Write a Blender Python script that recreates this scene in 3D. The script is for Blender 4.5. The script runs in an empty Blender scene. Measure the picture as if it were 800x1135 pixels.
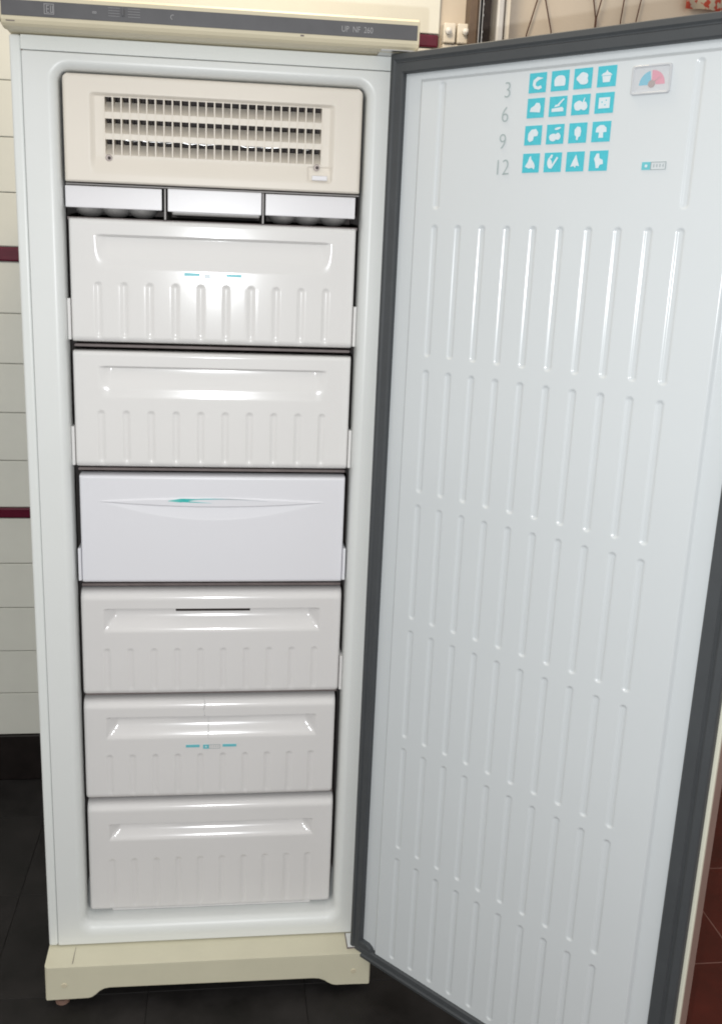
import bpy, bmesh, math, random
import numpy as np
from mathutils import Matrix, Vector
random.seed(7)
S = bpy.context.scene
COL = S.collection

# ------------------------------------------------------------------ camera
cam = bpy.data.cameras.new('camera'); cam_o = bpy.data.objects.new('camera', cam); COL.objects.link(cam_o)
CAM = Vector((0.32282, -1.55547, 1.36439))
rx = Vector((0.9932639, -0.11009181, 0.03614712)); dn = Vector((0.00789959, -0.24689024, -0.96901125)); fw = Vector((0.11560457, 0.96276944, -0.24435749))
M = Matrix.Identity(4)
for i in range(3):
    M[i][0] = rx[i]; M[i][1] = -dn[i]; M[i][2] = -fw[i]; M[i][3] = CAM[i]
cam_o.matrix_world = M
cam.sensor_fit = 'VERTICAL'; cam.sensor_height = 36.0; cam.lens = 1052.09/1135*36
cam.shift_x = 25.83/1135; cam.shift_y = -22.91/1135
cam.clip_start = 0.02; cam.clip_end = 60
S.camera = cam_o

# ------------------------------------------------------------------ world and lamps
W = bpy.data.worlds.new('World'); S.world = W; W.use_nodes = True
bg = W.node_tree.nodes['Background']; bg.inputs[0].default_value = (1.0, 0.97, 0.93, 1); bg.inputs[1].default_value = 0.54
def lamp(name, kind, loc, energy, color, size, target=None, **kw):
    l = bpy.data.lights.new(name, kind); l.energy = energy; l.color = color
    if kind == 'AREA': l.size = size
    else: l.shadow_soft_size = size
    for k, v in kw.items(): setattr(l, k, v)
    o = bpy.data.objects.new(name, l); COL.objects.link(o); o.location = loc
    if target is not None:
        o.rotation_euler = (Vector(target)-Vector(loc)).to_track_quat('-Z', 'Y').to_euler()
    return o
# the phone's own flash beside its lens, and the warm ceiling lamp of the room
lamp('phone_flash', 'SPOT', (0.285, -1.555, 1.312), 33, (0.94, 0.975, 1.0), 0.006, (0.42, 0, 0.80), spot_size=math.radians(150), spot_blend=0.6)
lamp('ceiling_lamp', 'AREA', (0.42, 0.05, 2.50), 9, (1.0, 0.82, 0.58), 0.35, (0.25, 0.30, 0))
S.cycles.filter_width = 1.9
S.view_settings.view_transform = 'Standard'; S.view_settings.look = 'None'
S.view_settings.exposure = 0.45; S.view_settings.gamma = 1.0

# ------------------------------------------------------------------ materials
def mat(name, col, rough=0.4, metal=0.0, var=0.0, vscale=8.0, bump=0.0, bscale=300.0, spec=0.5, trans=0.0, var2=None, coat=0.0, rvar=0.0, alpha=1.0):
    m = bpy.data.materials.new(name); m.use_nodes = True
    nt = m.node_tree; b = nt.nodes['Principled BSDF']
    c4 = (*col, 1)
    b.inputs['Base Color'].default_value = c4; b.inputs['Roughness'].default_value = rough; b.inputs['Metallic'].default_value = metal
    b.inputs['Specular IOR Level'].default_value = spec; b.inputs['Transmission Weight'].default_value = trans
    b.inputs['Coat Weight'].default_value = coat; b.inputs['Alpha'].default_value = alpha
    tc = nt.nodes.new('ShaderNodeTexCoord')
    if var or rvar:
        n = nt.nodes.new('ShaderNodeTexNoise'); n.inputs['Scale'].default_value = vscale; n.inputs['Detail'].default_value = 6; n.inputs['Roughness'].default_value = 0.62
        nt.links.new(tc.outputs['Object'], n.inputs['Vector'])
        if var:
            r = nt.nodes.new('ShaderNodeValToRGB')
            r.color_ramp.elements[0].position = 0.3; r.color_ramp.elements[1].position = 0.7
            d = var2 or tuple(x*(1-var) for x in col)
            r.color_ramp.elements[0].color = (*d, 1); r.color_ramp.elements[1].color = c4
            nt.links.new(n.outputs['Fac'], r.inputs['Fac']); nt.links.new(r.outputs['Color'], b.inputs['Base Color'])
        if rvar:
            q = nt.nodes.new('ShaderNodeMapRange'); q.inputs['From Min'].default_value = 0.3; q.inputs['From Max'].default_value = 0.7
            q.inputs['To Min'].default_value = rough; q.inputs['To Max'].default_value = rough+rvar
            nt.links.new(n.outputs['Fac'], q.inputs['Value']); nt.links.new(q.outputs['Result'], b.inputs['Roughness'])
    if bump:
        n2 = nt.nodes.new('ShaderNodeTexNoise'); n2.inputs['Scale'].default_value = bscale; n2.inputs['Detail'].default_value = 3
        bp = nt.nodes.new('ShaderNodeBump'); bp.inputs['Strength'].default_value = bump; bp.inputs['Distance'].default_value = 0.002
        nt.links.new(tc.outputs['Object'], n2.inputs['Vector']); nt.links.new(n2.outputs['Fac'], bp.inputs['Height']); nt.links.new(bp.outputs['Normal'], b.inputs['Normal'])
    return m

M_ = {
 'cab':    mat('enamel_white', (0.79, 0.815, 0.795), 0.33, var=0.03, vscale=5, bump=0.03, bscale=120),
 'liner':  mat('liner_plastic', (0.78, 0.80, 0.785), 0.36, var=0.04, vscale=4, bump=0.02, bscale=60),
 'door':   mat('door_liner_plastic', (0.665, 0.70, 0.715), 0.20, var=0.025, vscale=4, bump=0.03, bscale=14),
 'shell':  mat('cream_enamel', (0.78, 0.77, 0.64), 0.35, var=0.04, vscale=6),
 'cream':  mat('cream_plastic', (0.68, 0.615, 0.45), 0.38, var=0.06, vscale=9, bump=0.02),
 'plinth': mat('yellowed_cream_plastic', (0.70, 0.665, 0.505), 0.36, var=0.07, vscale=10, bump=0.02),
 'vent':   mat('ivory_plastic', (0.80, 0.745, 0.66), 0.42, var=0.03, vscale=7, bump=0.02),
 'drawer': mat('drawer_plastic', (0.81, 0.80, 0.785), 0.135, var=0.025, vscale=6, bump=0.02, bscale=25),
 'drawer_lo': mat('lower_drawer_plastic', (0.76, 0.745, 0.735), 0.14, var=0.03, vscale=6, bump=0.02, bscale=25),  # slightly darker plastic for the lower drawers
 'drawer_new': mat('cool_white_plastic', (0.80, 0.80, 0.835), 0.34, var=0.015, vscale=6, bump=0.02, bscale=400),
 'tray':   mat('white_tray_plastic', (0.82, 0.81, 0.83), 0.30, var=0.02, vscale=9),
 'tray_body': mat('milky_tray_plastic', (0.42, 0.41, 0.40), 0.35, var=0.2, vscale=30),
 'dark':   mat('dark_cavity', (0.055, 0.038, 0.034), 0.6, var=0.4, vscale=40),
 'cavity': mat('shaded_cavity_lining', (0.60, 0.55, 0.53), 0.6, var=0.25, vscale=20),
 'taupe':  mat('taupe_door_skin', (0.34, 0.24, 0.205), 0.4, var=0.1, vscale=12),
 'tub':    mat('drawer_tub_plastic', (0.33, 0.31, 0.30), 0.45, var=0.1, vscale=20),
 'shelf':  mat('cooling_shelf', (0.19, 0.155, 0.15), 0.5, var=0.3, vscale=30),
 'gasket': mat('grey_rubber', (0.062, 0.068, 0.073), 0.55, var=0.15, vscale=14, bump=0.05, bscale=200),
 'strip':  mat('grey_foil_strip', (0.135, 0.135, 0.142), 0.38, metal=0.5, var=0.25, vscale=9),
 'mark':   mat('pale_print', (0.34, 0.335, 0.34), 0.5),
 'teal':   mat('teal_print', (0.075, 0.55, 0.65), 0.4, var=0.12, vscale=200),
 'teal2':  mat('teal_print_pale', (0.16, 0.56, 0.62), 0.4, var=0.1, vscale=200),
 'white':  mat('white_print', (0.70, 0.78, 0.82), 0.4, var=0.06, vscale=150),
 'digit':  mat('grey_print', (0.36, 0.43, 0.43), 0.5),
 'outline': mat('fine_grey_print', (0.30, 0.36, 0.37), 0.5),
 'blue':   mat('gauge_blue', (0.10, 0.45, 0.60), 0.4),
 'pink':   mat('gauge_pink', (0.66, 0.24, 0.33), 0.4),
 'brown':  mat('gauge_brown', (0.33, 0.25, 0.24), 0.4),
 'gauge':  mat('gauge_face', (0.58, 0.60, 0.62), 0.4, var=0.03, vscale=60),
 'bezel':  mat('clear_grey_plastic', (0.56, 0.58, 0.60), 0.12),
 'glass':  mat('clear_cover', (0.97, 0.98, 1.0), 0.05, alpha=0.10),
 'metal':  mat('bright_metal', (0.62, 0.61, 0.60), 0.28, metal=1.0, var=0.2, vscale=40),
 'screw':  mat('screw_metal', (0.30, 0.26, 0.24), 0.4, metal=0.7),
 'tile':   mat('white_wall_tile', (0.70, 0.70, 0.635), 0.22, var=0.06, vscale=6, bump=0.02, bscale=40),
 'grout':  mat('tile_grout', (0.52, 0.51, 0.45), 0.9, var=0.25, vscale=60, bump=0.2),
 'red':    mat('oxblood_border_tile', (0.115, 0.010, 0.028), 0.14, var=0.3, vscale=30),
 'skirt':  mat('dark_brown_skirting', (0.016, 0.012, 0.011), 0.3, var=0.5, vscale=25),
 'plaster': mat('beige_plaster', (0.60, 0.53, 0.44), 0.75, var=0.08, vscale=5, bump=0.15, bscale=120),
 'ftile':  mat('black_floor_tile', (0.027, 0.024, 0.023), 0.5, spec=0.3, var=0.85, vscale=7, bump=0.1, bscale=60, rvar=0.35),
 'fred':   mat('oxblood_floor_tile', (0.085, 0.013, 0.008), 0.30, spec=0.22, var=0.5, vscale=7, bump=0.06, bscale=50, rvar=0.3),
 'rgrout': mat('red_tile_grout', (0.20, 0.10, 0.085), 0.9, var=0.3, vscale=50),
 'fgrout': mat('floor_grout', (0.018, 0.016, 0.015), 0.9, var=0.6, vscale=50, bump=0.3),
 'brownframe': mat('brown_wood', (0.14, 0.095, 0.065), 0.5, var=0.4, vscale=25),
 'alu':    mat('pale_aluminium', (0.70, 0.68, 0.65), 0.35, metal=0.55, var=0.1, vscale=20),
 'cord':   mat('brown_cord', (0.085, 0.032, 0.018), 0.55, var=0.3, vscale=60),
 'knob':   mat('white_knob', (0.74, 0.72, 0.68), 0.25),
 'socket': mat('ivory_socket', (0.72, 0.67, 0.58), 0.3, var=0.04, vscale=30),
 'rubber': mat('brown_foot', (0.22, 0.13, 0.10), 0.5, var=0.3, vscale=60),
}
def swoosh_mat():
    m = bpy.data.materials.new('teal_swoosh_print'); m.use_nodes = True; nt = m.node_tree; b = nt.nodes['Principled BSDF']
    tc = nt.nodes.new('ShaderNodeTexCoord'); sp = nt.nodes.new('ShaderNodeSeparateXYZ'); mr = nt.nodes.new('ShaderNodeMapRange'); r = nt.nodes.new('ShaderNodeValToRGB')
    mr.inputs['From Min'].default_value = 0.224; mr.inputs['From Max'].default_value = 0.39
    e = r.color_ramp.elements; e[0].color = (0.20, 0.62, 0.58, 1); e[1].color = (0.62, 0.64, 0.66, 1)
    a = r.color_ramp.elements.new(0.16); a.color = (0.03, 0.50, 0.46, 1)
    a = r.color_ramp.elements.new(0.42); a.color = (0.18, 0.58, 0.60, 1)
    a = r.color_ramp.elements.new(0.62); a.color = (0.40, 0.45, 0.47, 1)
    nt.links.new(tc.outputs['Object'], sp.inputs[0]); nt.links.new(sp.outputs['X'], mr.inputs['Value']); nt.links.new(mr.outputs[0], r.inputs['Fac']); nt.links.new(r.outputs['Color'], b.inputs['Base Color'])
    b.inputs['Roughness'].default_value = 0.4
    return m
M_['swoosh'] = swoosh_mat()
def cloth_mat():
    m = bpy.data.materials.new('red_spotted_cloth'); m.use_nodes = True; nt = m.node_tree; b = nt.nodes['Principled BSDF']
    tc = nt.nodes.new('ShaderNodeTexCoord'); n = nt.nodes.new('ShaderNodeTexNoise'); n.inputs['Scale'].default_value = 70; r = nt.nodes.new('ShaderNodeValToRGB')
    e = r.color_ramp.elements; e[0].position = 0.47; e[0].color = (0.72, 0.64, 0.50, 1); e[1].position = 0.53; e[1].color = (0.62, 0.10, 0.06, 1)
    nt.links.new(tc.outputs['Object'], n.inputs['Vector']); nt.links.new(n.outputs['Fac'], r.inputs['Fac']); nt.links.new(r.outputs['Color'], b.inputs['Base Color'])
    b.inputs['Roughness'].default_value = 0.9
    return m
M_['cloth'] = cloth_mat()

# ------------------------------------------------------------------ helpers
def link(name, me, m, parent=None, label=None):
    o = bpy.data.objects.new(name, me); COL.objects.link(o)
    for k in (m if isinstance(m, (list, tuple)) else [m]):
        if len(me.materials) < (len(m) if isinstance(m, (list, tuple)) else 1): me.materials.append(M_[k])
    if parent is not None: o.parent = parent
    if label: o['label'] = label
    return o
def mesh(name, v, f, m, parent=None, smooth=False, label=None, idx=None):
    me = bpy.data.meshes.new(name); me.from_pydata([tuple(map(float, p)) for p in v], [], f); me.validate()
    if smooth: me.polygons.foreach_set('use_smooth', [True]*len(me.polygons))
    o = link(name, me, m, parent, label)
    if idx is not None: me.polygons.foreach_set('material_index', idx)
    bm = bmesh.new(); bm.from_mesh(me); bmesh.ops.recalc_face_normals(bm, faces=bm.faces); bm.to_mesh(me); bm.free()
    return o
def bm_obj(name, bm, m, parent=None, smooth=False, label=None):
    bmesh.ops.recalc_face_normals(bm, faces=bm.faces)
    me = bpy.data.meshes.new(name); bm.to_mesh(me); bm.free()
    if smooth: me.polygons.foreach_set('use_smooth', [True]*len(me.polygons))
    return link(name, me, m, parent, label)
def add_box(bm, x0, x1, y0, y1, z0, z1, bev=0.0, seg=2):
    r = bmesh.ops.create_cube(bm, size=1.0); vs = r['verts']
    for v in vs: v.co = ((x0+x1)/2+v.co.x*(x1-x0), (y0+y1)/2+v.co.y*(y1-y0), (z0+z1)/2+v.co.z*(z1-z0))
    if bev:
        es = list({e for v in vs for e in v.link_edges}); bmesh.ops.bevel(bm, geom=es, offset=bev, segments=seg, profile=0.5, affect='EDGES')
def box(name, x0, x1, y0, y1, z0, z1, m, parent=None, bev=0.0, seg=2, label=None):
    bm = bmesh.new(); add_box(bm, x0, x1, y0, y1, z0, z1, bev, seg)
    return bm_obj(name, bm, m, parent, smooth=False, label=label)
def prism(name, pts, y0, y1, m, parent=None, bev=0.0, label=None, smooth=False):
    """outline in (x,z) extruded along y"""
    bm = bmesh.new(); vs = [bm.verts.new((x, y0, z)) for x, z in pts]; f = bm.faces.new(vs)
    r = bmesh.ops.extrude_face_region(bm, geom=[f])
    for g in r['geom']:
        if isinstance(g, bmesh.types.BMVert): g.co.y = y1
    if bev:
        bm.edges.ensure_lookup_table()
        es = [e for e in bm.edges if abs(e.verts[0].co.y-y0) < 1e-7 and abs(e.verts[1].co.y-y0) < 1e-7]
        bmesh.ops.bevel(bm, geom=es, offset=bev, segments=3, profile=0.5, affect='EDGES')
    return bm_obj(name, bm, m, parent, smooth, label)
def disc(name, x, z, r, y0, y1, m, parent=None, n=20, bev=0.0, label=None):
    return prism(name, [(x+r*math.cos(2*math.pi*k/n), z+r*math.sin(2*math.pi*k/n)) for k in range(n)], y0, y1, m, parent, bev, label)
def tube(name, pts, r, m, parent=None, n=8, label=None):
    V, F = [], []
    P = [Vector(p) for p in pts]
    for i, p in enumerate(P):
        t = (P[min(i+1, len(P)-1)]-P[max(i-1, 0)]).normalized()
        a = t.cross(Vector((0, 1, 0.01))).normalized(); b = t.cross(a)
        for k in range(n):
            c = p+a*(r*math.cos(2*math.pi*k/n))+b*(r*math.sin(2*math.pi*k/n)); V.append(c)
    for i in range(len(P)-1):
        for k in range(n): F.append((i*n+k, i*n+(k+1) % n, (i+1)*n+(k+1) % n, (i+1)*n+k))
    F.append(tuple(range(n))); F.append(tuple((len(P)-1)*n+k for k in range(n)))
    return mesh(name, V, F, m, parent, True, label)
def grid_lines(a, b, step, dense):
    """coarse lines over [a,b] plus fine lines (lo, hi, step)"""
    L = list(np.linspace(a, b, max(2, int(math.ceil((b-a)/step))+1)))
    for lo, hi, st in dense: L += list(np.linspace(max(a, lo), min(b, hi), max(2, int(math.ceil((hi-lo)/st))+1)))
    L = sorted(L); out = [L[0]]
    for q in L[1:]:
        if q-out[-1] > 2.5e-4: out.append(q)
    out[-1] = b
    return np.array(out)
def relief(name, xs, zs, fn, m, parent, back, hole=None, label=None):
    """a moulded front: y = fn(x, z), with its sides going back to y = back"""
    X, Z = np.meshgrid(xs, zs, indexing='ij'); Yv = fn(X, Z)
    nx, nz = len(xs), len(zs)
    V = np.stack([X, Yv, Z], -1).reshape(-1, 3)
    F = []
    for i in range(nx-1):
        xc = (xs[i]+xs[i+1])/2
        for j in range(nz-1):
            if hole and hole(xc, (zs[j]+zs[j+1])/2): continue
            F.append((i*nz+j, (i+1)*nz+j, (i+1)*nz+j+1, i*nz+j+1))
    ring = [i*nz for i in range(nx)]+[(nx-1)*nz+j for j in range(1, nz)]+[i*nz+nz-1 for i in range(nx-2, -1, -1)]+[j for j in range(nz-2, 0, -1)]
    base = len(V); V = np.concatenate([V, np.array([(V[k][0], back, V[k][2]) for k in ring])])
    n = len(ring)
    for k in range(n): F.append((ring[k], base+k, base+(k+1) % n, ring[(k+1) % n]))
    return mesh(name, V.tolist(), F, m, parent, True, label)
def sst(t): t = np.clip(t, 0, 1); return t*t*(3-2*t)
def capsule(X, Z, cx, z0, z1, r, p=1.4):
    d = np.hypot(X-cx, np.maximum(np.maximum(z0+r-Z, Z-(z1-r)), 0)); return np.clip(1-(d/r)**2, 0, 1)**p
def flat_capsule(X, Z, cx, z0, z1, r, w):
    d = np.hypot(X-cx, np.maximum(np.maximum(z0+r-Z, Z-(z1-r)), 0)); return sst((r-d)/w)
def edge_round(d, R):
    q = np.clip(R-d, 0, R*0.999); return R-np.sqrt(R*R-q*q)
def text(name, body, m, parent, size, sx, loc, y, thin=0.0, label=None):
    c = bpy.data.curves.new(name, 'FONT'); c.body = body; c.size = size; c.offset = thin; c.extrude = 0.0001; c.resolution_u = 4
    t = bpy.data.objects.new(name, c); COL.objects.link(t); bpy.context.view_layer.update()
    me = bpy.data.meshes.new_from_object(t.evaluated_get(bpy.context.evaluated_depsgraph_get())); bpy.data.objects.remove(t)
    me.transform(Matrix(((sx, 0, 0, loc[0]), (0, 0, -1, y), (0, 1, 0, loc[1]), (0, 0, 0, 1))))
    me.materials.clear()
    return link(name, me, m, parent, label)
def tag(o, label, cat, group=None):
    o['label'] = label; o['category'] = cat
    if group: o['group'] = group
    return o
def empty(name, loc=(0, 0, 0)):
    o = bpy.data.objects.new(name, None); COL.objects.link(o); o.location = loc; o.empty_display_size = 0.05
    return o

# ------------------------------------------------------------------ floor
T = 0.2944; GX, GY = -0.1115, 0.562
floor = box('floor', -4, 5, -4, 4, -0.05, -0.0035, 'fgrout'); floor['kind'] = 'structure'
tile_me = {}
for key in ('ftile', 'fred'):
    bm = bmesh.new(); g_ = 0.0004 if key == 'ftile' else 0.0014; add_box(bm, g_, T-g_, g_, T-g_, -0.010, 0.0, 0.0006, 1)
    me = bpy.data.meshes.new('floor_tile'); bmesh.ops.recalc_face_normals(bm, faces=bm.faces); bm.to_mesh(me); bm.free(); me.materials.append(M_[key]); tile_me[key] = me
for i in range(-4, 8):
    for j in range(-8, 1):
        x, y = GX+i*T, GY+j*T
        if y+T > 0.87: continue
        o = bpy.data.objects.new('floor_tile', tile_me['fred' if x > 0.75 else 'ftile']); COL.objects.link(o); o.parent = floor
        k = random.randrange(4)           # each laid a quarter turn differently, so the marbling does not repeat
        o.rotation_euler = (random.uniform(-.0006, .0006), random.uniform(-.0006, .0006), k*math.pi/2)
        off = [(0, 0), (T, 0), (T, T), (0, T)][k]
        o.location = (x+off[0], y+off[1], random.uniform(-.0003, .0))

# ------------------------------------------------------------------ wall with its tiles
WY = 0.75
wall = box('wall', -3, 4, WY, WY+0.12, -0.003, 2.45, 'plaster'); wall['kind'] = 'structure'
bed = box('red_tile_bed', GX+3*T, 4.9, -3.9, 0.74, -0.0034, -0.0009, 'rgrout', floor)
def wall_tiles(name, key, z0, z1, cols, w=0.3, th=0.008, bev=0.0016):
    bm = bmesh.new(); add_box(bm, 0.0009, w-0.0009, -th, 0.0, 0.0009, z1-z0-0.0009, bev, 2)
    me = bpy.data.meshes.new(name); bmesh.ops.recalc_face_normals(bm, faces=bm.faces); bm.to_mesh(me); bm.free(); me.materials.append(M_[key])
    for c in cols:
        o = bpy.data.objects.new(name, me); COL.objects.link(o); o.parent = wall
        o.location = (-0.11+c*w, WY-0.0025-random.uniform(0, .0006), z0); o.rotation_euler = (random.uniform(-.0025, .0025), 0, random.uniform(-.0025, .0025))
bedm = box('tile_bed', -0.712, 0.792, WY-0.004, WY+0.01, 0.0, 2.4, 'grout', wall)
LEFT = range(-2, 2); ALL = range(-2, 3)
wall_tiles('skirting_tile', 'skirt', 0.001, 0.128, LEFT, th=0.014)
for k in range(5): wall_tiles('wall_tile', 'tile', 0.128+k*0.116, 0.128+(k+1)*0.116, LEFT)
wall_tiles('border_tile', 'red', 0.708, 0.7355, LEFT, th=0.012, bev=0.004)
for k in range(5): wall_tiles('wall_tile', 'tile', 0.7355+k*0.116, 0.7355+(k+1)*0.116, LEFT)
wall_tiles('border_tile', 'red', 1.3155, 1.3495, LEFT, th=0.012, bev=0.004)
for k in range(4): wall_tiles('wall_tile', 'tile', 1.3495+k*0.1175, 1.3495+(k+1)*0.1175, LEFT if k < 2 else ALL)
wall_tiles('border_tile', 'red', 1.8195, 1.8485, ALL, th=0.012, bev=0.004)
for k in range(2): wall_tiles('wall_tile', 'tile', 1.8485+k*0.25, 1.8485+(k+1)*0.25, (-1.1, -.1), w=1.0)

# ------------------------------------------------------------------ freezer
fr = empty('upright_freezer', (0.3, 0.28, 0)); OX = Matrix.Translation((-0.3, -0.28, 0))
tag(fr, 'tall white upright freezer standing wide open, with six drawers and a ribbed door', 'freezer')
def F(o):   # part of the freezer, built in room coordinates
    o.parent = fr; o.matrix_parent_inverse = OX; return o

# cabinet: outer shell, moulded front frame with the rounded opening, liner
bm = bmesh.new()
add_box(bm, 0.001, 0.028, 0.014, 0.60, 0.03, 1.655, 0.003); add_box(bm, 0.572, 0.599, 0.014, 0.60, 0.03, 1.655, 0.003)
add_box(bm, 0.028, 0.572, 0.58, 0.60, 0.03, 1.655); add_box(bm, 0.028, 0.572, 0.014, 0.58, 1.645, 1.656); add_box(bm, 0.028, 0.572, 0.03, 0.58, 0.03, 0.06)
cabinet = F(bm_obj('cabinet', bm, 'cab'))
def rrect(x0, x1, z0, z1, r, n=10):
    P = []
    for cx, cz, a0 in ((x1-r, z1-r, 0), (x0+r, z1-r, 90), (x0+r, z0+r, 180), (x1-r, z0+r, 270)):
        for k in range(n+1):
            a = math.radians(a0+90*k/n); P.append((cx+r*math.cos(a), cz+r*math.sin(a)))
    return P
loops = [(rrect(0.0165, 0.5835, 0.0895, 1.6365, 0.002), 0.004), (rrect(0.0173, 0.5827, 0.0903, 1.6357, 0.002), 0.0)]
OX0, OX1, OZ0, OZ1, RR_ = 0.0662, 0.5338, 0.128, 1.6138, 0.013
loops.append((rrect(0.0185, 0.5815, 0.0915, 1.6345, 0.003), 0.0))
loops.append((rrect(OX0-RR_-.001, OX1+RR_+.001, OZ0-RR_*1.6-.001, OZ1+RR_+.001, 0.018+RR_), 0.0))
for k in range(9):
    a = math.radians(90*k/8); off = RR_*(1-math.sin(a)); 
    loops.append((rrect(OX0-off, OX1+off, OZ0-off*1.6, OZ1+off, 0.018+off), RR_*1.3*(1-math.cos(a))))
loops.append((rrect(OX0+.0002, OX1-.0002, OZ0, OZ1, 0.018), 0.030)); loops.append((rrect(OX0+.0004, OX1-.0004, OZ0, OZ1, 0.018), 0.046))
V, Fc = [], []; n = len(loops[0][0])
for L, y in loops: V += [(x, y, z) for x, z in L]
for i in range(len(loops)-1):
    for k in range(n): Fc.append((i*n+k, i*n+(k+1) % n, (i+1)*n+(k+1) % n, (i+1)*n+k))
me_o = mesh('front_frame', V, Fc, 'liner', None, True); me_o.parent = cabinet
for x0, x1 in ((0.0, 0.0163), (0.5837, 0.6)):
    o = box('edge_trim', x0, x1, 0.0005, 0.02, 0.0885, 1.6575, 'cab', cabinet, 0.004, 3)
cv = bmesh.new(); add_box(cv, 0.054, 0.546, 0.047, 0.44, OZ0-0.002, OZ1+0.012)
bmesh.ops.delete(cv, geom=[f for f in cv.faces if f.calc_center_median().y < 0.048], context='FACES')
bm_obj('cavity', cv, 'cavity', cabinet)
box('cavity_floor', 0.0545, 0.5455, 0.0465, 0.43, OZ0-0.0015, OZ0, 'liner', cabinet)
box('top_trim', 0.0162, 0.5838, 0.0005, 0.02, 1.6372, 1.6575, 'cab', cabinet, 0.0012)
box('seam_backing', 0.012, 0.588, 0.0065, 0.012, 0.088, 0.0894, 'shelf', cabinet)
box('corner_clip', 0.0168, 0.0195, -0.0005, 0.003, 1.6352, 1.6372, 'screw', cabinet, 0.0005)
# header with control strip
hp = [(-0.0515, 1.6665), (-0.0515, 1.697), (-0.047, 1.7005), (0.10, 1.7015), (0.10, 1.6585), (0.012, 1.6585), (-0.012, 1.6595), (-0.030, 1.6572), (-0.044, 1.6590), (-0.049, 1.6620)]
V = [(x, y, z) for x in (0.0, 0.0015, 0.5985, 0.6) for (y, z) in [((y-0.02)*(.985 if x in (0, .6) else 1)+0.02, (z-1.68)*(.93 if x in (0, .6) else 1)+1.68) for y, z in hp]]
nn = len(hp); Fc = [tuple(range(nn)), tuple(3*nn+k for k in range(nn))]
for i in range(3):
    for k in range(nn): Fc.append((i*nn+k, i*nn+(k+1) % nn, (i+1)*nn+(k+1) % nn, (i+1)*nn+k))
header = F(mesh('header', V, Fc, 'cream'))
box('control_strip', 0.0022, 0.5965, -0.0527, -0.05, 1.6712, 1.6917, 'strip', header, 0.0005)
YS = -0.0529
# emblem: outlined square with strokes
def outline(name, x0, x1, z0, z1, w, y, m, parent, label=None, extra=()):
    bm = bmesh.new()
    for a in ((x0, x1, z0, z0+w), (x0, x1, z1-w, z1), (x0, x0+w, z0+w, z1-w), (x1-w, x1, z0+w, z1-w))+tuple(extra): add_box(bm, a[0], a[1], y-0.0002, y+0.0006, a[2], a[3])
    return bm_obj(name, bm, m, parent, label=label)
ex = [(0.0622+0.0022, 0.0622+0.0030, 1.6772, 1.6868)]+[(0.0652, 0.0682, z, z+0.0008) for z in (1.6772, 1.6816, 1.6860)]+[(0.0700, 0.0708, 1.6772, 1.6868), (0.0726, 0.0734, 1.6772, 1.6868), (0.0708, 0.0726, 1.6772, 1.678)]
outline('emblem', 0.0612, 0.0750, 1.6752, 1.6888, 0.0008, YS, 'mark', header, 'faint square outlined emblem on the grey strip', ex)
outline('printed_mark', 0.128, 0.1335, 1.6800, 1.6826, 0.0006, YS, 'mark', header, extra=[(0.1305, 0.1311, 1.6806, 1.682)])
bm = bmesh.new()
for k, z in enumerate((1.6885, 1.6850, 1.6815, 1.6780)):
    add_box(bm, 0.1500, 0.1660, YS-0.0002, YS+0.0006, z, z+0.0004); add_box(bm, 0.1775, 0.1945, YS-0.0002, YS+0.0006, z, z+0.0004)
bm_obj('scale_lines', bm, 'mark', header)
box('slide_switch', 0.1688, 0.1722, -0.0560, -0.052, 1.6785, 1.6895, 'strip', header, 0.0006)
V, Fc = [], []
for k in range(15):
    a = math.radians(60+200*k/14)
    for r in (0.0034, 0.0026): V.append((0.2405+r*math.cos(a), YS-0.0002, 1.6817+r*math.sin(a)))
for k in range(14): Fc.append((2*k, 2*k+1, 2*k+3, 2*k+2))
mesh('knob_mark', V, Fc, 'mark', header)
text('model_lettering', 'UP  NF  260', 'mark', header, 0.0115, 0.80, (0.4835, 1.6772), YS-0.0001, label='UP NF 260 in pale letters')
box('nib', 0.424, 0.429, -0.0522, -0.050, 1.6675, 1.6695, 'shelf', header)
box('slot', 0.008, 0.020, -0.0518, -0.046, 1.6640, 1.6652, 'shelf', header)

# plinth
pts = [(0.0, 0.018)]+[(0.003, 0.0152), (0.0770, 0.0145), (0.084, 0.0165), (0.091, 0.022), (0.098, 0.029), (0.106, 0.0335), (0.116, 0.0352), (0.30, 0.0340), (0.492, 0.0325), (0.503, 0.031), (0.513, 0.0265), (0.520, 0.021), (0.528, 0.0165), (0.536, 0.0148), (0.597, 0.0152), (0.6, 0.018), (0.6, 0.0843), (0.0, 0.0843)]
bm = bmesh.new(); vs = [bm.verts.new((x, -0.0515, z)) for x, z in pts]; f = bm.faces.new(vs); r = bmesh.ops.extrude_face_region(bm, geom=[f])
for g in r['geom']:
    if isinstance(g, bmesh.types.BMVert):
        g.co.y = 0.03
        if g.co.z > 0.08: g.co.z = 0.0878
es = [e for e in bm.edges if (abs(e.verts[0].co.y-e.verts[1].co.y) > 0.05 and False) or (abs(e.verts[0].co.y+0.0515) < 1e-6 and abs(e.verts[1].co.y+0.0515) < 1e-6)]
ev = [e for e in es if abs(e.verts[0].co.x-e.verts[1].co.x) < 1e-6 and abs(e.verts[0].co.z-e.verts[1].co.z) > 0.04]
bmesh.ops.bevel(bm, geom=ev, offset=0.007, segments=5, profile=0.5, affect='EDGES')
es = [e for e in bm.edges if e.calc_length() > 1e-5 and all(abs(v.co.y+0.0515) < 1e-6 for v in e.verts) and len(e.link_faces) == 2 and e.calc_face_angle(0) > 0.8]
bmesh.ops.bevel(bm, geom=es, offset=0.0022, segments=3, profile=0.5, affect='EDGES')
plinth = F(bm_obj('plinth', bm, 'plinth', smooth=False))
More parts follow.
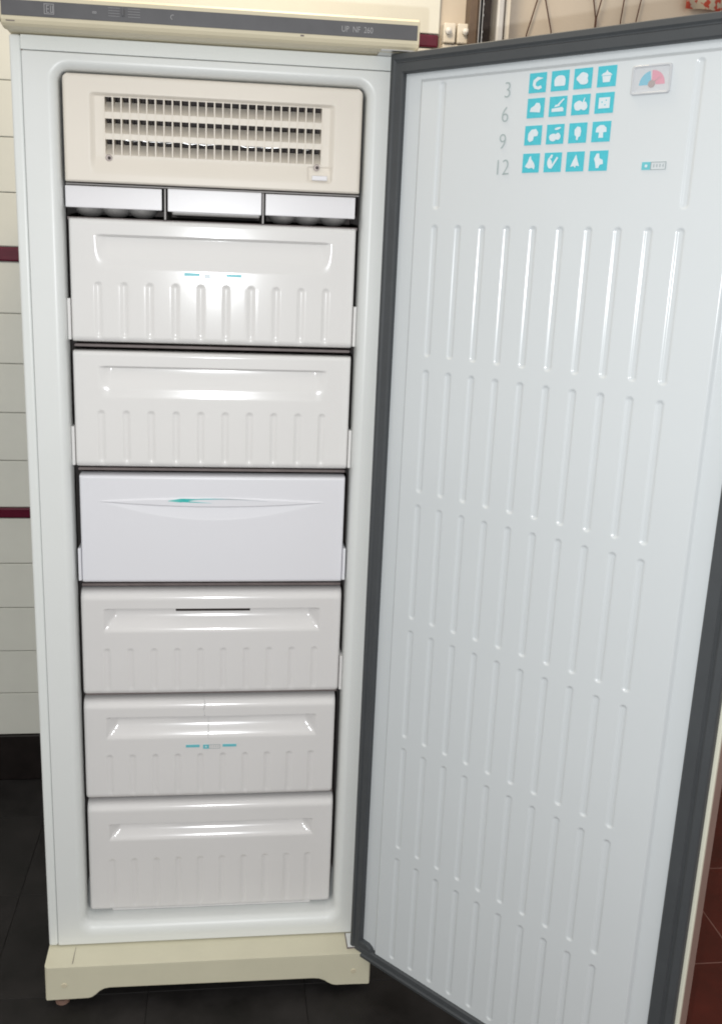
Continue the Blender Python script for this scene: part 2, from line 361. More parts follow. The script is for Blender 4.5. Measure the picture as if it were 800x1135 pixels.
box('seam', 0.0490, 0.0496, -0.044, -0.002, 0.0848, 0.0866, 'shelf', plinth).rotation_euler = (0, 0, 0)
for x in (0.0345, 0.5675): disc('screw_cap', x, 0.0455, 0.005, -0.0530, -0.049, 'cream', plinth, 16, 0.0008)
outline_p = box('hinge_recess', 0.555, 0.586, -0.040, 0.0, 0.0858, 0.0882, 'shelf', plinth, 0.0004)
box('hinge_plate', 0.5568, 0.5845, -0.0385, -0.0012, 0.0872, 0.0890, 'liner', plinth, 0.0004)
for x, y in ((0.028, -0.036), (0.572, 0.02), (0.04, 0.55), (0.56, 0.55)):
    bm = bmesh.new(); bmesh.ops.create_cone(bm, cap_ends=True, segments=20, radius1=0.013, radius2=0.011, depth=0.0075, matrix=Matrix.Translation((x, y, 0.0038)))
    bmesh.ops.create_cone(bm, cap_ends=True, segments=12, radius1=0.005, radius2=0.005, depth=0.03, matrix=Matrix.Translation((x, y, 0.021)))
    F(bm_obj('foot', bm, 'rubber'))

# ------------------------------------------------------------------ vent panel
VX0, VX1, VZ0, VZ1, VY = 0.0715, 0.5285, 1.4555, 1.6112, 0.012
GX0, GX1, NCOL = 0.1325, 0.4660, 26
ROWS = [(1.5588, 1.5800), (1.5278, 1.5492), (1.4968, 1.5192)]
xs = grid_lines(VX0, VX1, 0.02, [(VX0, VX0+0.016, 0.0015), (VX1-0.016, VX1, 0.0015), (0.108, 0.122, 0.0015), (0.475, 0.489, 0.0015), (GX0, GX1, (GX1-GX0)/NCOL), (0.443, 0.480, 0.0015), (0.1300, 0.146, 0.0014), (GX0-.0004, GX0+.0004, .0004), (GX1-.0004, GX1+.0004, .0004)])
zl = [(VZ0, VZ0+0.012, 0.0015), (VZ1-0.018, VZ1, 0.0015), (1.578, 1.588, 0.0012), (1.486, 1.496, 0.0012), (1.468, 1.492, 0.0015)]
for a, b in ROWS: zl += [(a-0.0004, a+0.0004, 0.0004), (b-0.0004, b+0.0004, 0.0004)]
zs = grid_lines(VZ0, VZ1, 0.008, zl)
def vent_y(X, Z):
    d = edge_round(np.minimum(X-VX0, VX1-X), 0.006)+edge_round(VZ1-Z, 0.006)+edge_round(Z-VZ0, 0.003)
    inset = sst((X-0.110)/0.010)*sst((0.4865-X)/0.010)*sst((1.5855-Z)/0.005)*sst((Z-1.466)/0.03)
    pocket = sst((X-0.4435)/0.004)*sst((0.484-X)/0.004)*sst((1.4945-Z)/0.004)*sst((Z-1.468)/0.006)
    return VY+d+0.0065*inset+0.0030*pocket
def vent_hole(x, z): return GX0 < x < GX1 and any(a < z < b for a, b in ROWS)
# rounded top corners come from trimming the corner cells
def vent_hole2(x, z):
    if vent_hole(x, z): return True
    for cx, sx in ((VX0+0.013, -1), (VX1-0.013, 1)):
        if (x-cx)*sx > 0 and z > VZ1-0.013 and math.hypot(x-cx, z-(VZ1-0.013)) > 0.0133: return True
    return False
vent = F(relief('vent_panel', xs, zs, vent_y, 'vent', None, 0.030, vent_hole2, 'ivory evaporator cover with three rows of vent slots'))
pw = (GX1-GX0)/NCOL
bm = bmesh.new(); add_box(bm, -0.0011, 0.0011, VY+0.0055, VY+0.032, ROWS[2][0]-0.001, ROWS[0][1]+0.001, 0.0004, 1)
me = bpy.data.meshes.new('vent_slat'); bm.to_mesh(me); bm.free(); me.materials.append(M_['vent'])
for k in range(NCOL+1):
    o = bpy.data.objects.new('vent_slat', me); COL.objects.link(o); o.parent = vent; o.location = (GX0+k*pw, 0, 0)
for a, b in ROWS:     # sloping louvre blade rising behind each row of slots
    V = [(GX0, VY+0.007, a), (GX1, VY+0.007, a), (GX1, VY+0.030, a+0.0175), (GX0, VY+0.030, a+0.0175), (GX0, VY+0.007, a-0.0015), (GX1, VY+0.007, a-0.0015), (GX1, VY+0.030, a+0.0160), (GX0, VY+0.030, a+0.0160)]
    mesh('louvre_blade', V, [(0, 1, 2, 3), (4, 5, 6, 7), (0, 1, 5, 4), (2, 3, 7, 6), (1, 2, 6, 5), (0, 3, 7, 4)], 'vent', vent)
for x, z in ((0.1385, 1.4922), (0.4592, 1.4922)):
    s = disc('screw', x, z, 0.0052, VY+0.0045, VY+0.010, 'screw', vent, 18, 0.0007); 
    disc('screw_socket', x+0.0006, z-0.0003, 0.0026, VY+0.0040, VY+0.006, 'dark', vent, 10)
box('clip', 0.4515, 0.4755, VY-0.004, VY+0.016, 1.4722, 1.4795, 'tray', vent, 0.001, label='small white plastic clip below the slots')
# evaporator behind the slots
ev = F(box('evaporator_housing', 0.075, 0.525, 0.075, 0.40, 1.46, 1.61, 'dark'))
bm = bmesh.new(); rr = random.Random(3)
for k in range(60):
    x = 0.135+k*0.0055
    add_box(bm, x, x+0.0004, 0.060, 0.074, 1.47, 1.60)
bm_obj('cooling_fins', bm, 'dark', ev)
tube('evaporator_tube', [(0.15+k*0.011, 0.058+rr.uniform(-.002, .002), 1.5225+rr.uniform(-.0015, .0015)) for k in range(29)], 0.0022, 'metal', ev)

# ------------------------------------------------------------------ ice trays under the vent
F(box('tray_rail', 0.070, 0.530, 0.030, 0.055, 1.4515, 1.4540, 'tub', None, 0.0006))
F(box('tray_shelf', 0.070, 0.530, 0.036, 0.40, 1.3985, 1.4035, 'shelf', None, 0.0006))
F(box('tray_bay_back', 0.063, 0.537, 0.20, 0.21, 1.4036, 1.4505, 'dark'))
for x in (0.2222, 0.3765): F(box('tray_divider', x-0.0013, x+0.0013, 0.030, 0.19, 1.404, 1.4505, 'tub'))
for (x0, x1, z0, z1, lob, lab) in ((0.0695, 0.2175, 1.4175, 1.4500, True, 'left of the three white ice tray fronts'), (0.2265, 0.3738, 1.4165, 1.4512, False, 'middle of the three white ice tray fronts'), (0.3800, 0.5240, 1.4168, 1.4500, True, 'right of the three white ice tray fronts')):
    t = F(box('ice_tray', x0, x1, 0.026, 0.030, z0, z1, 'tray', None, 0.0012, 2, lab))
    if lob:
        bm = bmesh.new()
        for k in range(3):
            c = x0+0.030+k*0.042
            r = bmesh.ops.create_uvsphere(bm, u_segments=16, v_segments=10, radius=1.0, matrix=Matrix.Translation((c, 0.085, 1.4195)) @ Matrix.Diagonal((0.024, 0.05, 0.0145, 1)))
        bm_obj('tray_cups', bm, 'tray_body', t, True)
        box('tray_rim', x0+0.004, x1-0.004, 0.031, 0.16, 1.4200, 1.4225, 'tray_body', t, 0.0005)
    else:
        box('tray_body', x0+0.006, x1-0.002, 0.031, 0.16, 1.4120, 1.4220, 'tray_body', t, 0.003)

# ------------------------------------------------------------------ drawers
DT, PITCH = 1.40202, 0.20775
YD = 0.029
RIBX = [0.1158+k*0.0406 for k in range(10)]
def drawer(k, kind, h, matk, label, x0=0.0722, x1=0.5278, tabs=True, dx=0.0, roll=0.0):
    zt = DT-k*PITCH; zb = zt-h
    Rt, Rb, Rs = (0.007, 0.010, 0.005) if kind == 'A' else ((0.016, 0.011, 0.007) if kind == 'B' else (0.005, 0.006, 0.004))
    if kind == 'A': rt, rb, D, ribt = zt-0.0235, zt-0.082, 0.0095, zt-0.0965
    elif kind == 'B': rt, rb, D, ribt = zt-0.0310, zt-0.0765, 0.0155, zt-0.1050
    if kind == 'B' and k == 5: rt, rb, ribt = zt-0.040, zt-0.0765, zt-0.1125
    ribb = zb+0.006
    slot = None
    if kind == 'B': slot = (0.2345, 0.3655, rt-(0.0105, 0.0085, 0.0062)[k-3], rt-0.0002)
    if kind in 'AB':
        xs = grid_lines(x0, x1, 0.006, [(x0, x0+Rs*1.2, Rs/6), (x1-Rs*1.2, x1, Rs/6), (0.108, 0.134, 0.0014), (0.466, 0.492, 0.0014)]+[(c-0.0075, c+0.0075, 0.00125) for c in RIBX]+([(0.2330, 0.2355, 0.0006), (0.365, 0.3675, 0.0006)] if slot else [])+([(0.283, 0.2875, 0.0005), (0.2905, 0.2945, 0.0005)] if k == 4 else []))
        zs = grid_lines(zb, zt, 0.006, [(zb, zb+0.022, 0.0013), (zt-Rt*1.2, zt, Rt/9), (rt-0.007, rt+0.003, 0.0006), (rb-0.005, rb+0.008, 0.001), (ribt-0.014, ribt+0.002, 0.0011)])
    else:
        xs = grid_lines(x0, x1, 0.004, [(x0, x0+0.006, 0.0008), (x1-0.006, x1, 0.0008)])
        zs = grid_lines(zb, zt, 0.006, [(zb, zb+0.008, 0.001), (zt-0.008, zt, 0.001), (zt-0.084, zt-0.030, 0.0007)])
    def fn(X, Z):
        y = YD+edge_round(np.minimum(X-x0, x1-X), Rs)+edge_round(zt-Z, Rt)+edge_round(Z-zb, Rb)
        # a faint outward belly, as moulded panels have
        y = y-0.0012*np.sin(np.pi*np.clip((X-x0)/(x1-x0), 0, 1))
        if kind in 'AB':
            ramp = np.clip((Z-rb)/(rt-rb), 0, 1)
            ramp = np.where(ramp < 0.2, ramp*ramp/0.4*2*0.5/0.5, ramp-0.1) if kind == 'A' else np.where(ramp < 0.16, ramp*ramp/0.32, ramp-0.08)
            ramp = ramp/(0.9 if kind == 'A' else 0.92)
            if kind == 'A': ramp = sst(ramp)
            else: ramp = sst(np.clip((Z-rb)/(rt-rb), 0, 1)/0.78)
            top = np.clip((rt-Z)/0.0042+0.0, 0, 1); top = sst(top)
            side = np.minimum(X-0.1108, 0.4895-X)/0.020
            y = y+(D*ramp*sst(side*0.9) if kind == 'A' else D*np.minimum(np.minimum(ramp, np.clip(side, 0, 1)), 1))*top
            g = np.zeros_like(X)
            for c in RIBX: g = np.maximum(g, capsule(X, Z, c, ribb-0.006, ribt, 0.0068))
            fade = sst((Z-zb)/0.016)
            y = y+0.0025*g*fade*(1.0 if kind == 'A' else 0.75)
            if k == 4:   # hairline crack through the handle
                cr = (np.abs(X-0.2851-0.0012*np.sin(Z*260)) < 0.00045)*(Z > rt)+(np.abs(X-0.2924) < 0.00045)*(Z < rt)*(Z > rb-0.002)
                y = y+0.004*cr
        else:
            q = np.clip(1-((X-0.299)/0.190)**2, 0, 1)
            up = zt-0.0440+0.0066*q; lo = zt-0.0455-0.0085*q; lo2 = zt-0.0455-0.0325*q**1.15
            lens = sst((up-Z)/0.0016)*sst((Z-lo)/0.0016)*sst(q/0.08)
            sc = np.where(lo-lo2 > 1e-5, np.clip((Z-lo2)/np.maximum(lo-lo2, 1e-5), 0, 1), 0)
            scoop = sc*sst((lo+0.0012-Z)/0.0014)*q
            y = y-0.0016*lens+0.0020*scoop*sst(sc/0.12)
        return y
    hole = (lambda x, z: slot[0] < x < slot[1] and slot[2] < z < slot[3]) if slot else None
    d = F(relief('drawer', xs, zs, fn, matk, None, YD+0.030, hole, label))
    # tub behind the front
    tz = zt-0.05
    bm = bmesh.new(); t = 0.003; y0, y1 = YD+0.028, 0.36; X0, X1 = x0+0.006, x1-0.006
    add_box(bm, X0, X0+t, y0, y1, zb+0.006, tz); add_box(bm, X1-t, X1, y0, y1, zb+0.006, tz); add_box(bm, X0+t, X1-t, y1-t, y1, zb+0.006, tz); add_box(bm, X0+t, X1-t, y0, y1-t, zb+0.006, zb+0.009)
    bm_obj('tub', bm, 'tub', d)
    if slot: box('slot_shade_sheet', slot[0]-0.01, slot[1]+0.01, YD+0.026, YD+0.028, slot[2]-0.012, slot[3]+0.01, 'dark', d)  # dark sheet stands in for the shade of the empty drawer inside
    if tabs:
        a, b = (zt-0.190, zt-0.1245) if kind != 'C' else (zt-0.186, zt-0.128)
        if tabs != 'R': box('runner_tab', x0-0.0053, x0-0.0004, YD-0.002, YD+0.05, a, b, matk, d, 0.0008)
        box('runner_tab', x1+0.0004, x1+0.0053, YD-0.002, YD+0.05, a, b, matk, d, 0.0008)
    # cooling shelf above the drawer
    if k > 0:
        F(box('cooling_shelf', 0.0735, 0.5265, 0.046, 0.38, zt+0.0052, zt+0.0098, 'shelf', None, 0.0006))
    if roll:
        d.rotation_euler = (0, roll, 0)
    return d, zt
LAB = ['top drawer with teal logo below its finger pull', 'second drawer from the top, ribbed, with a plain finger pull', 'flat cool-white third drawer with a leaf-shaped pull and teal swoosh', 'fourth drawer with rounded top and dark handle slot', 'fifth drawer with a crack through its handle and a teal logo', 'bottom drawer, ribbed, with rounded top edge']
D1, z1 = drawer(0, 'A', 0.1935, 'drawer', LAB[0])
D2, z2 = drawer(1, 'A', 0.1935, 'drawer', LAB[1])
D3, z3 = drawer(2, 'C', 0.1905, 'drawer_new', LAB[2], 0.0765, 0.5258)
D4, z4 = drawer(3, 'B', 0.1950, 'drawer_lo', LAB[3], tabs='R')
D5, z5 = drawer(4, 'B', 0.1955, 'drawer_lo', LAB[4], 0.0712, 0.5240, tabs=False)
D6, z6 = drawer(5, 'B', 0.2260, 'drawer_lo', LAB[5], 0.0722, 0.5270, tabs=False)
F(box('drawer_lip', 0.112, 0.4905, YD+0.012, YD+0.03, 0.1290, 0.1345, 'drawer_lo', None, 0.0015))
def logo(d, zc, y, m2='outline'):
    box('logo_bar', 0.2522, 0.2768, y-0.0006, y+0.002, zc-0.0012, zc+0.0036, 'teal2', d)
    box('logo_bar', 0.3186, 0.3434, y-0.0006, y+0.002, zc-0.0012, zc+0.0036, 'teal2', d)
    outline('logo_frame', 0.2935, 0.3142, zc-0.0046, zc+0.0034, 0.0006, y, m2, d, None, [(0.2975+q*0.0042, 0.2982+q*0.0042, zc-0.0022, zc+0.0010) for q in range(4)])
logo(D1, 1.3195, YD-0.0022); box('logo_block', 0.2832, 0.2935, YD-0.0028, YD, 1.3195-0.0046, 1.3195+0.0034, 'white', D1)  # top drawer's block is white: flash glare put into its colour
logo(D5, 0.4795, YD-0.0015); box('logo_block', 0.2832, 0.2935, YD-0.0021, YD, 0.4795-0.0046, 0.4795+0.0034, 'teal2', D5); box('logo_speck', 0.2868, 0.2898, YD-0.0024, YD, 0.4778, 0.4804, 'white', D5)
# teal swoosh printed on the third drawer's leaf
V, Fc = [], []; n = 40; ys = YD-0.0032
for k in range(n+1):
    t = k/n; x = 0.2235+t*0.168; zc = z3-0.0420+0.0046*math.sin(math.pi*min(1, t*0.9+0.04))**0.9-0.0015
    w = 0.0002+0.0022*max(0, 1-abs(t-0.13)/0.13)+0.0010*math.sin(math.pi*t)**0.6*(1-0.6*t)
    V += [(x, ys, zc+w*0.9), (x, ys, zc-w*1.0-0.0013*max(0, 1-abs(t-0.14)/0.16))]
for k in range(n): Fc.append((2*k, 2*k+1, 2*k+3, 2*k+2))
mesh('swoosh_print', V, Fc, 'swoosh', D3)
V, Fc = [], []
for k in range(n+1):
    t = k/n; x = 0.246+t*0.052; zc = z3-0.0432-0.0030*t**0.8; w = 0.0011*(1-t)+0.0001
    V += [(x, ys-0.0002, zc+w), (x, ys-0.0002, zc-w)]
for k in range(n): Fc.append((2*k, 2*k+1, 2*k+3, 2*k+2))
mesh('swoosh_print', V, Fc, 'swoosh', D3)

# ------------------------------------------------------------------ door (local x along its width, y into its thickness)
door = box('door', -0.0955, 0.5125, 0.0068, 0.0140, 0.0745, 1.6572, 'shell', None, 0.002, 3, 'open door seen from inside, ribbed white liner with grey gasket')
door.parent = fr; door.matrix_parent_inverse = OX
door.location = (0.62920, -0.09862, 0); door.rotation_euler = (0, 0, math.radians(-47.456))
box('outer_skin', -0.0945, 0.5120, 0.0142, 0.046, 0.0750, 1.6566, 'taupe', door, 0.003, 3)
SP, RZ, RP, RL = 0.0419, 1.40982, 0.218, 0.1994
grooves = [(k*SP, RZ-r*RP-(RL if r < 5 else RL+0.0125), RZ-r*RP) for r in range(6) for k in range(10)]+[(0.0, 1.431, 1.611), (9*SP+0.0005, 1.431, 1.608)]
PX0, PX1, PZ0, PZ1 = -0.0735, 0.4725, 0.0965, 1.6290
xs = grid_lines(PX0, PX1, 0.009, [(k*SP-0.008, k*SP+0.008, 0.00115) for k in range(10)]+[(-0.048, -0.034, 0.001), (0.428, 0.446, 0.001), (PX0, PX0+0.006, 0.001), (PX1-0.006, PX1, 0.001)])
zd = [(1.604, 1.622, 0.001), (1.590, 1.612, 0.0012), (1.428, 1.442, 0.0012), (PZ0, PZ0+0.02, 0.0013)]
for r in range(6): zd += [(RZ-r*RP-0.009, RZ-r*RP+0.002, 0.0011), (RZ-r*RP-RL-0.002-(0.0125 if r == 5 else 0), RZ-r*RP-RL+0.009, 0.0011)]
zs = grid_lines(PZ0, PZ1, 0.012, zd)
def door_y(X, Z):
    din = np.minimum(np.minimum(X+0.0435, 0.4420-X), 1.6175-Z)
    y = 0.0058*(1-sst(din/0.0065))
    rim = np.minimum(np.minimum(X-PX0, PX1-X), np.minimum(PZ1-Z, Z-PZ0))
    y = y+edge_round(rim, 0.003)*0.3
    g = np.zeros_like(X)
    for c, a, b in grooves:
        i0, i1 = np.searchsorted(xs, [c-0.009, c+0.009]); j0, j1 = np.searchsorted(zs, [a-0.002, b+0.002])
        g[i0:i1, j0:j1] = np.maximum(g[i0:i1, j0:j1], flat_capsule(X[i0:i1, j0:j1], Z[i0:i1, j0:j1], c, a, b, 0.0066, 0.0046))
    # the vacuum-formed sheet is not quite flat
    y = y+0.0021*g+0.00025*np.sin(X*9+1.0)*np.sin(Z*4.1+0.6)
    return y
liner = relief('door_liner', xs, zs, door_y, 'door', door, 0.0085)
# gasket
prof = [(0.0, 0.0075), (0.0, -0.003), (0.05, -0.0052), (0.30, -0.0060), (0.40, -0.0035), (0.46, -0.0030), (0.52, -0.0052), (0.92, -0.0046), (1.0, -0.002), (1.0, 0.0075)]
o_, i_ = (-0.0950, 0.5070, 0.0755, 1.6550), (-0.0715, 0.4708, 0.0975, 1.6265)
V, Fc = [], []
for u, y in prof:
    q = [a+(b-a)*u for a, b in zip(o_, i_)]
    V += [(q[0], y, q[2]), (q[1], y, q[2]), (q[1], y, q[3]), (q[0], y, q[3])]
for i in range(len(prof)-1):
    for k in range(4): Fc.append((i*4+k, i*4+(k+1) % 4, (i+1)*4+(k+1) % 4, (i+1)*4+k))
gas = mesh('gasket', V, Fc, 'gasket', door, label='dark grey rubber door seal')
prism('gasket_corner', [(-0.0730, 0.0960), (-0.0440, 0.0960), (-0.0480, 0.1030), (-0.0560, 0.1075), (-0.0730, 0.1085)], -0.0040, 0.006, 'gasket', door, 0.001)
# food icons
ROWZ = [1.6082, 1.5762, 1.5412, 1.5052]; COLX = [0.1437, 0.1772, 0.2105, 0.2440]
IW, IH = 0.0258, 0.0252
def blob(cx, cz, rx_, rz_, wob=0.12, n=22, seed=0, rot=0.0):
    r = random.Random(seed); ph = [r.uniform(0, 6.28) for _ in range(3)]; P = []
    for k in range(n):
        a = 2*math.pi*k/n; q = 1+wob*(math.sin(2*a+ph[0])*0.5+math.sin(3*a+ph[1])*0.6+math.sin(5*a+ph[2])*0.4)
        x, z = rx_*q*math.cos(a), rz_*q*math.sin(a)
        P.append((cx+x*math.cos(rot)-z*math.sin(rot), cz+x*math.sin(rot)+z*math.cos(rot)))
    return P
def crescent(cx, cz, R, w, a0, a1, n=14):
    o = [(cx+R*math.cos(math.radians(a0+(a1-a0)*k/n)), cz+R*math.sin(math.radians(a0+(a1-a0)*k/n))) for k in range(n+1)]
    i = [(cx+(R-w*math.sin(math.pi*(0.15+0.85*k/n)))*math.cos(math.radians(a0+(a1-a0)*k/n)), cz+(R-w*math.sin(math.pi*(0.15+0.85*k/n)))*math.sin(math.radians(a0+(a1-a0)*k/n))) for k in range(n, -1, -1)]
    return o+i
SH = [
 [[(-.02, .30), (.34, .22), (.06, .13), (-.09, .03), (-.10, -.12), (.02, -.20), (.20, -.14), (.28, -.27), (.10, -.35), (-.15, -.29), (-.28, -.10), (-.25, .14)]],
 [[(-.30, -.20), (-.26, -.26), (.28, -.26), (.32, -.20), (.32, .04), (.25, .20), (.10, .26), (-.10, .26), (-.25, .18), (-.32, .04)]],
 [blob(0, .0, .33, .28, .16, 26, 5)],
 [[(-.18, -.28), (.18, -.28), (.24, .02), (-.24, .02)], [(-.30, .04), (.30, .04), (.20, .14), (.06, .20), (0, .32), (-.06, .20), (-.22, .14)]],
 [[(-.33, -.18), (-.28, .02), (-.08, .12), (.02, .26), (.22, .24), (.30, .05), (.27, -.24), (-.05, -.20)]],
 [[(-.34, -.26), (.34, -.26), (.34, -.12), (.26, -.04), (-.34, -.10)], [(-.20, -.04), (.10, .02), (.12, .10), (-.14, .08)], [(-.02, .10), (.30, .38), (.36, .34), (.10, .08)]],
 [blob(-.12, -.04, .24, .24, .08, 20, 2), blob(.20, -.08, .18, .22, .08, 18, 3), [(.10, .10), (.20, .34), (.24, .32), (.18, .08)]],
 [[(-.30, -.26), (.30, -.26), (.30, .26), (-.30, .26)]],
 [[(-.30, -.20), (-.28, .10), (-.10, .30), (.16, .32), (.30, .14), (.28, -.04), (.06, -.06), (.02, -.26), (-.18, -.34)]],
 [blob(-.10, -.16, .22, .20, .06, 18, 8), blob(.18, -.12, .15, .18, .06, 18, 9), blob(.14, .28, .18, .06, .05, 16, 4, .2)],
 [[(-.16, -.10), (-.18, .16), (-.04, .32), (.14, .28), (.20, .06), (.16, -.16), (.06, -.22), (.04, -.36), (-.06, -.34), (-.06, -.18)]],
 [[(-.30, -.02), (-.26, .20), (-.08, .32), (.12, .31), (.28, .18), (.30, -.02), (.12, -.04), (.14, -.30), (-.12, -.30), (-.10, -.04)]],
 [[(-.34, -.18), (-.18, .06), (-.10, .30), (-.02, .38), (.02, .20), (.18, .02), (.26, -.16), (.22, -.34), (.10, -.24), (-.10, -.28)]],
 [blob(-.16, -.06, .14, .28, .10, 20, 11, .2), [(-.22, .22), (-.10, .40), (.0, .38), (-.06, .20)], [(-.05, -.34), (.32, .22), (.22, .28), (-.10, -.26)]],
 [[(-.24, -.26), (-.12, .02), (.04, .36), (.12, .12), (.26, -.24), (.08, -.20), (.04, -.32), (-.06, -.22)]],
 [[(-.10, -.36), (-.16, -.10), (-.24, .10), (-.12, .36), (.02, .36), (.06, .12), (.24, .04), (.28, -.16), (.10, -.20), (.04, -.36)]],
]
ILAB = ['curled prawn', 'loaf', 'cauliflower', 'cup cake', 'piece of meat', 'sliced cake and knife', 'two fruits', 'square slice', 'leg of meat', 'fruits with a leaf', 'ice cream shape', 'mushroom', 'poultry', 'vegetables', 'pointed bird', 'upright bird']
YI = -0.0006
for r_ in range(4):
    for c_ in range(4):
        i = r_*4+c_; x0 = COLX[c_]-0.0006*(1 if r_ > 1 else 0); z1_ = ROWZ[r_]
        bm = bmesh.new(); add_box(bm, x0, x0+IW, YI, YI+0.003, z1_-IH, z1_); nf = len(bm.faces)
        for q_, s in enumerate(SH[i]):
            vs = [bm.verts.new((x0+IW/2+px*IW, YI-0.00022-q_*0.00006, z1_-IH/2+pz*IH)) for px, pz in s]
            try: f = bm.faces.new(vs)
            except ValueError: continue
            f.normal_update(); bmesh.ops.triangulate(bm, faces=[f])
        if i == 7:
            for px, pz in ((-.12, .04), (.1, .12), (.05, -.1)): 
                vs = [bm.verts.new((x0+IW/2+(px+.035*math.cos(a))*IW, YI-0.0006, z1_-IH/2+(pz+.035*math.sin(a))*IH)) for a in [k*math.pi/4 for k in range(8)]]; bm.faces.new(vs).material_index = 0
        bm.faces.ensure_lookup_table()
        for k, f in enumerate(bm.faces):
            ym = f.calc_center_median().y
            f.material_index = 1 if -0.0005 < ym-YI < -0.0001 else 0
        bm_obj('food_icon', bm, ['teal', 'white'], door, label='teal square with a white %s' % ILAB[i])
for body, x, z in (('3', 0.1042, 1.5800), ('6', 0.1028, 1.5482), ('9', 0.1020, 1.5125), ('12', 0.0972, 1.4783)):
    text('month_number', body, 'digit', door, 0.0300, 0.86, (x, z), YI-0.0003, thin=-0.0005, label='thin grey number '+body)
# thermometer gauge
gx0, gx1, gz0, gz1 = 0.2915, 0.3435, 1.5690, 1.6045
bm = bmesh.new(); w = 0.0034
P_o, P_i = rrect(gx0, gx1, gz0, gz1, 0.004, 5), rrect(gx0+w, gx1-w, gz0+w, gz1-w, 0.0025, 5)
n = len(P_o); V = [(x, 0.002, z) for x, z in P_o]+[(x, -0.0032, z) for x, z in rrect(gx0+.0007, gx1-.0007, gz0+.0007, gz1-.0007, .0035, 5)]+[(x, -0.0032, z) for x, z in rrect(gx0+w-.0007, gx1-w+.0007, gz0+w-.0007, gz1-w+.0007, .003, 5)]+[(x, -0.0012, z) for x, z in P_i]
Fc = [(i*n+k, i*n+(k+1) % n, (i+1)*n+(k+1) % n, (i+1)*n+k) for i in range(3) for k in range(n)]
bm.free()
mesh('gauge_bezel', V, Fc, 'bezel', door, True)
box('gauge_face', gx0+0.003, gx1-0.003, -0.0013, 0.002, gz0+0.003, gz1-0.003, 'gauge', door)
def sector(name, cx, cz, r0, r1, a0, a1, m, y):
    n = 14; V, Fc = [], []
    for k in range(n+1):
        a = math.radians(a0+(a1-a0)*k/n)
        V += [(cx+r0*math.cos(a), y, cz+r0*math.sin(a)), (cx+r1*math.cos(a), y, cz+r1*math.sin(a))]
    for k in range(n): Fc.append((2*k, 2*k+1, 2*k+3, 2*k+2))
    return mesh(name, V, Fc, m, door)
gc = (0.3185, 1.5805)
sector('gauge_sector', *gc, 0.0045, 0.0165, 180, 100, 'blue', -0.00155); sector('gauge_sector', *gc, 0.0052, 0.0170, 92, 0, 'pink', -0.00155)
disc('gauge_hub', gc[0], gc[1]+0.001, 0.0046, -0.0019, -0.0012, 'brown', door, 16)
prism('gauge_needle', [(gc[0]+0.0035, gc[1]+0.0042), (gc[0]+0.0043, gc[1]+0.0034), (gc[0]+0.0115, gc[1]+0.0092)], -0.0019, -0.0015, 'brown', door)
box('gauge_cover', gx0+0.0026, gx1-0.0026, -0.0028, -0.0021, gz0+0.0026, gz1-0.0026, 'glass', door, 0.0002, 1)
# small logo on the liner
outline('logo_frame', 0.3285, 0.3485, 1.4795, 1.4890, 0.0006, YI, 'outline', door, None, [(0.3325+q*0.004, 0.3331+q*0.004, 1.4825, 1.4862) for q in range(4)])
box('logo_block', 0.3170, 0.3285, YI-0.0002, YI+0.002, 1.4795, 1.4890, 'teal2', door); box('logo_speck', 0.3212, 0.3244, YI-0.0004, YI, 1.4826, 1.4858, 'white', door)
# hinge pin between header and door
F(box('top_hinge', 0.545, 0.598, -0.044, 0.01, 1.6576, 1.6590, 'metal'))

# ------------------------------------------------------------------ things on the wall behind
so = empty('wall_socket', (0.823, WY, 1.845)); tag(so, 'ivory double wall fitting with two round white knobs beside the red border tile', 'socket')
for x0, x1, xk in ((0.7965, 0.8235, 0.8065), (0.8275, 0.8560, 0.8455)):
    p = box('cover_plate', x0-0.823, x1-0.823, -0.030, 0.0, -0.016, 0.026, 'socket', so, 0.003, 3)
    bm = bmesh.new(); bmesh.ops.create_cone(bm, cap_ends=True, segments=24, radius1=0.0082, radius2=0.0066, depth=0.010, matrix=Matrix.Translation((xk-0.823, -0.035, 0.008)) @ Matrix.Rotation(math.pi/2, 4, 'X'))
    bmesh.ops.bevel(bm, geom=[e for e in bm.edges if e.calc_face_angle(0) > 0.8], offset=0.0018, segments=3, affect='EDGES')
    bm_obj('knob', bm, 'knob', so, True)
box('cable_trunking', 0.7965-0.823, 0.8560-0.823, -0.024, 0.0, -0.040, -0.0175, 'socket', so, 0.002)
# tall frame of the doorway: brown jamb, two metal rails, dark gap, pale post
df = empty('door_frame', (0.8955, WY, 0)); tag(df, 'tall narrow frame of brown jamb, metal rails and pale post against the wall', 'door frame')
def B(name, x0, x1, y0, y1, m, **k): return box(name, x0-0.8955, x1-0.8955, y0-WY, y1-WY, 0.0, 2.40, m, df, **k)
B('jamb', 0.8500, 0.8672, 0.705, WY, 'brownframe', bev=0.001); B('rail', 0.8676, 0.8698, 0.690, 0.745, 'metal', bev=0.0006); B('rail', 0.8745, 0.8766, 0.690, 0.745, 'metal', bev=0.0006)
B('gap_panel', 0.8700, 0.9060, 0.742, 0.749, 'dark'); B('post', 0.9062, 0.9232, 0.685, 0.749, 'alu', bev=0.005, seg=3); B('groove_strip', 0.9234, 0.9290, 0.715, 0.749, 'brownframe'); B('trim', 0.9292, 0.9400, 0.700, 0.749, 'socket', bev=0.001)
rr = random.Random(5)
for k in range(16): box('ratchet_tooth', 0.8800-0.8955, 0.8860+rr.uniform(0, .004)-0.8955, -0.013, -0.0085, 1.80+k*0.0115, 1.8045+k*0.0115, 'metal', df)
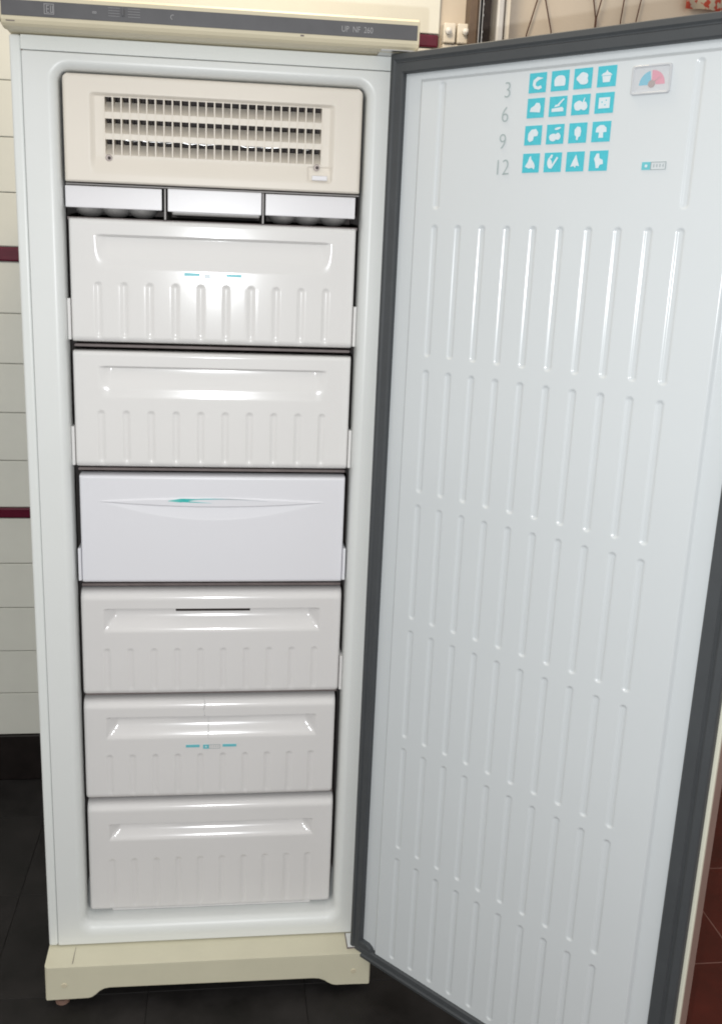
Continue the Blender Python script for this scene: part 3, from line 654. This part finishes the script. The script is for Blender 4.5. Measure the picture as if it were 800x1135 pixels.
# thin brown cords hanging in front of the wall
def cord(p, label):
    pts = []
    for k in range(25):
        t = k/24*(len(p)-1); i = min(int(t), len(p)-2); u = t-i; u = u*u*(3-2*u)*0.4+u*0.6
        pts.append([p[i][j]+(p[i+1][j]-p[i][j])*u for j in range(3)])
    o = tube('wall_wire', pts, 0.0016, 'cord'); tag(o, label.replace('cord', 'wire'), 'wire', 'brown wires hanging on the wall behind the door')
yc = 0.742
cord([(1.030, yc, 2.30), (1.0175, yc, 1.955), (0.993, yc, 1.862), (0.975, yc, 1.74), (0.972, yc, 1.50)], 'leftmost brown cord, slanting down left from the forked pair')
cord([(1.034, yc-.004, 2.30), (1.021, yc-.004, 1.965), (1.048, yc-.004, 1.872), (1.062, yc, 1.74), (1.066, yc, 1.50)], 'second brown cord from the left, slanting down right from the forked pair')
cord([(1.128, yc, 2.30), (1.142, yc, 1.950), (1.152, yc, 1.905), (1.150, yc, 1.70), (1.149, yc, 1.50)], 'left cord of the crossing pair over the middle of the door')
cord([(1.172, yc-.004, 2.30), (1.162, yc-.004, 1.950), (1.1525, yc-.004, 1.905), (1.154, yc-.004, 1.70), (1.156, yc, 1.50)], 'right cord of the crossing pair over the middle of the door')
cord([(1.218, yc, 2.30), (1.216, yc, 1.95), (1.212, yc, 1.905), (1.208, yc, 1.50)], 'single brown cord just right of the crossing pair')
cord([(1.262, yc, 2.30), (1.256, yc, 1.95), (1.249, yc, 1.905), (1.240, yc, 1.50)], 'rightmost brown cord, nearest the patterned cloth')
# patterned cloth on the wall at the right
V, Fc = [], []
for i in range(33):
    x = 1.361+i*0.011; y = 0.735+0.006*math.sin(i*0.9)
    for z in (1.9365+0.0016*math.sin(i*.7), 2.02, 2.12, 2.22): V.append((x, y, z))
for i in range(32):
    for j in range(3): Fc.append((i*4+j, (i+1)*4+j, (i+1)*4+j+1, i*4+j+1))
cl = mesh('hanging_cloth', V, Fc, 'cloth', None, True); md = cl.modifiers.new('thickness', 'SOLIDIFY'); md.thickness = 0.0015
tag(cl, 'red and cream patterned cloth hanging on the wall at the top right corner', 'cloth')
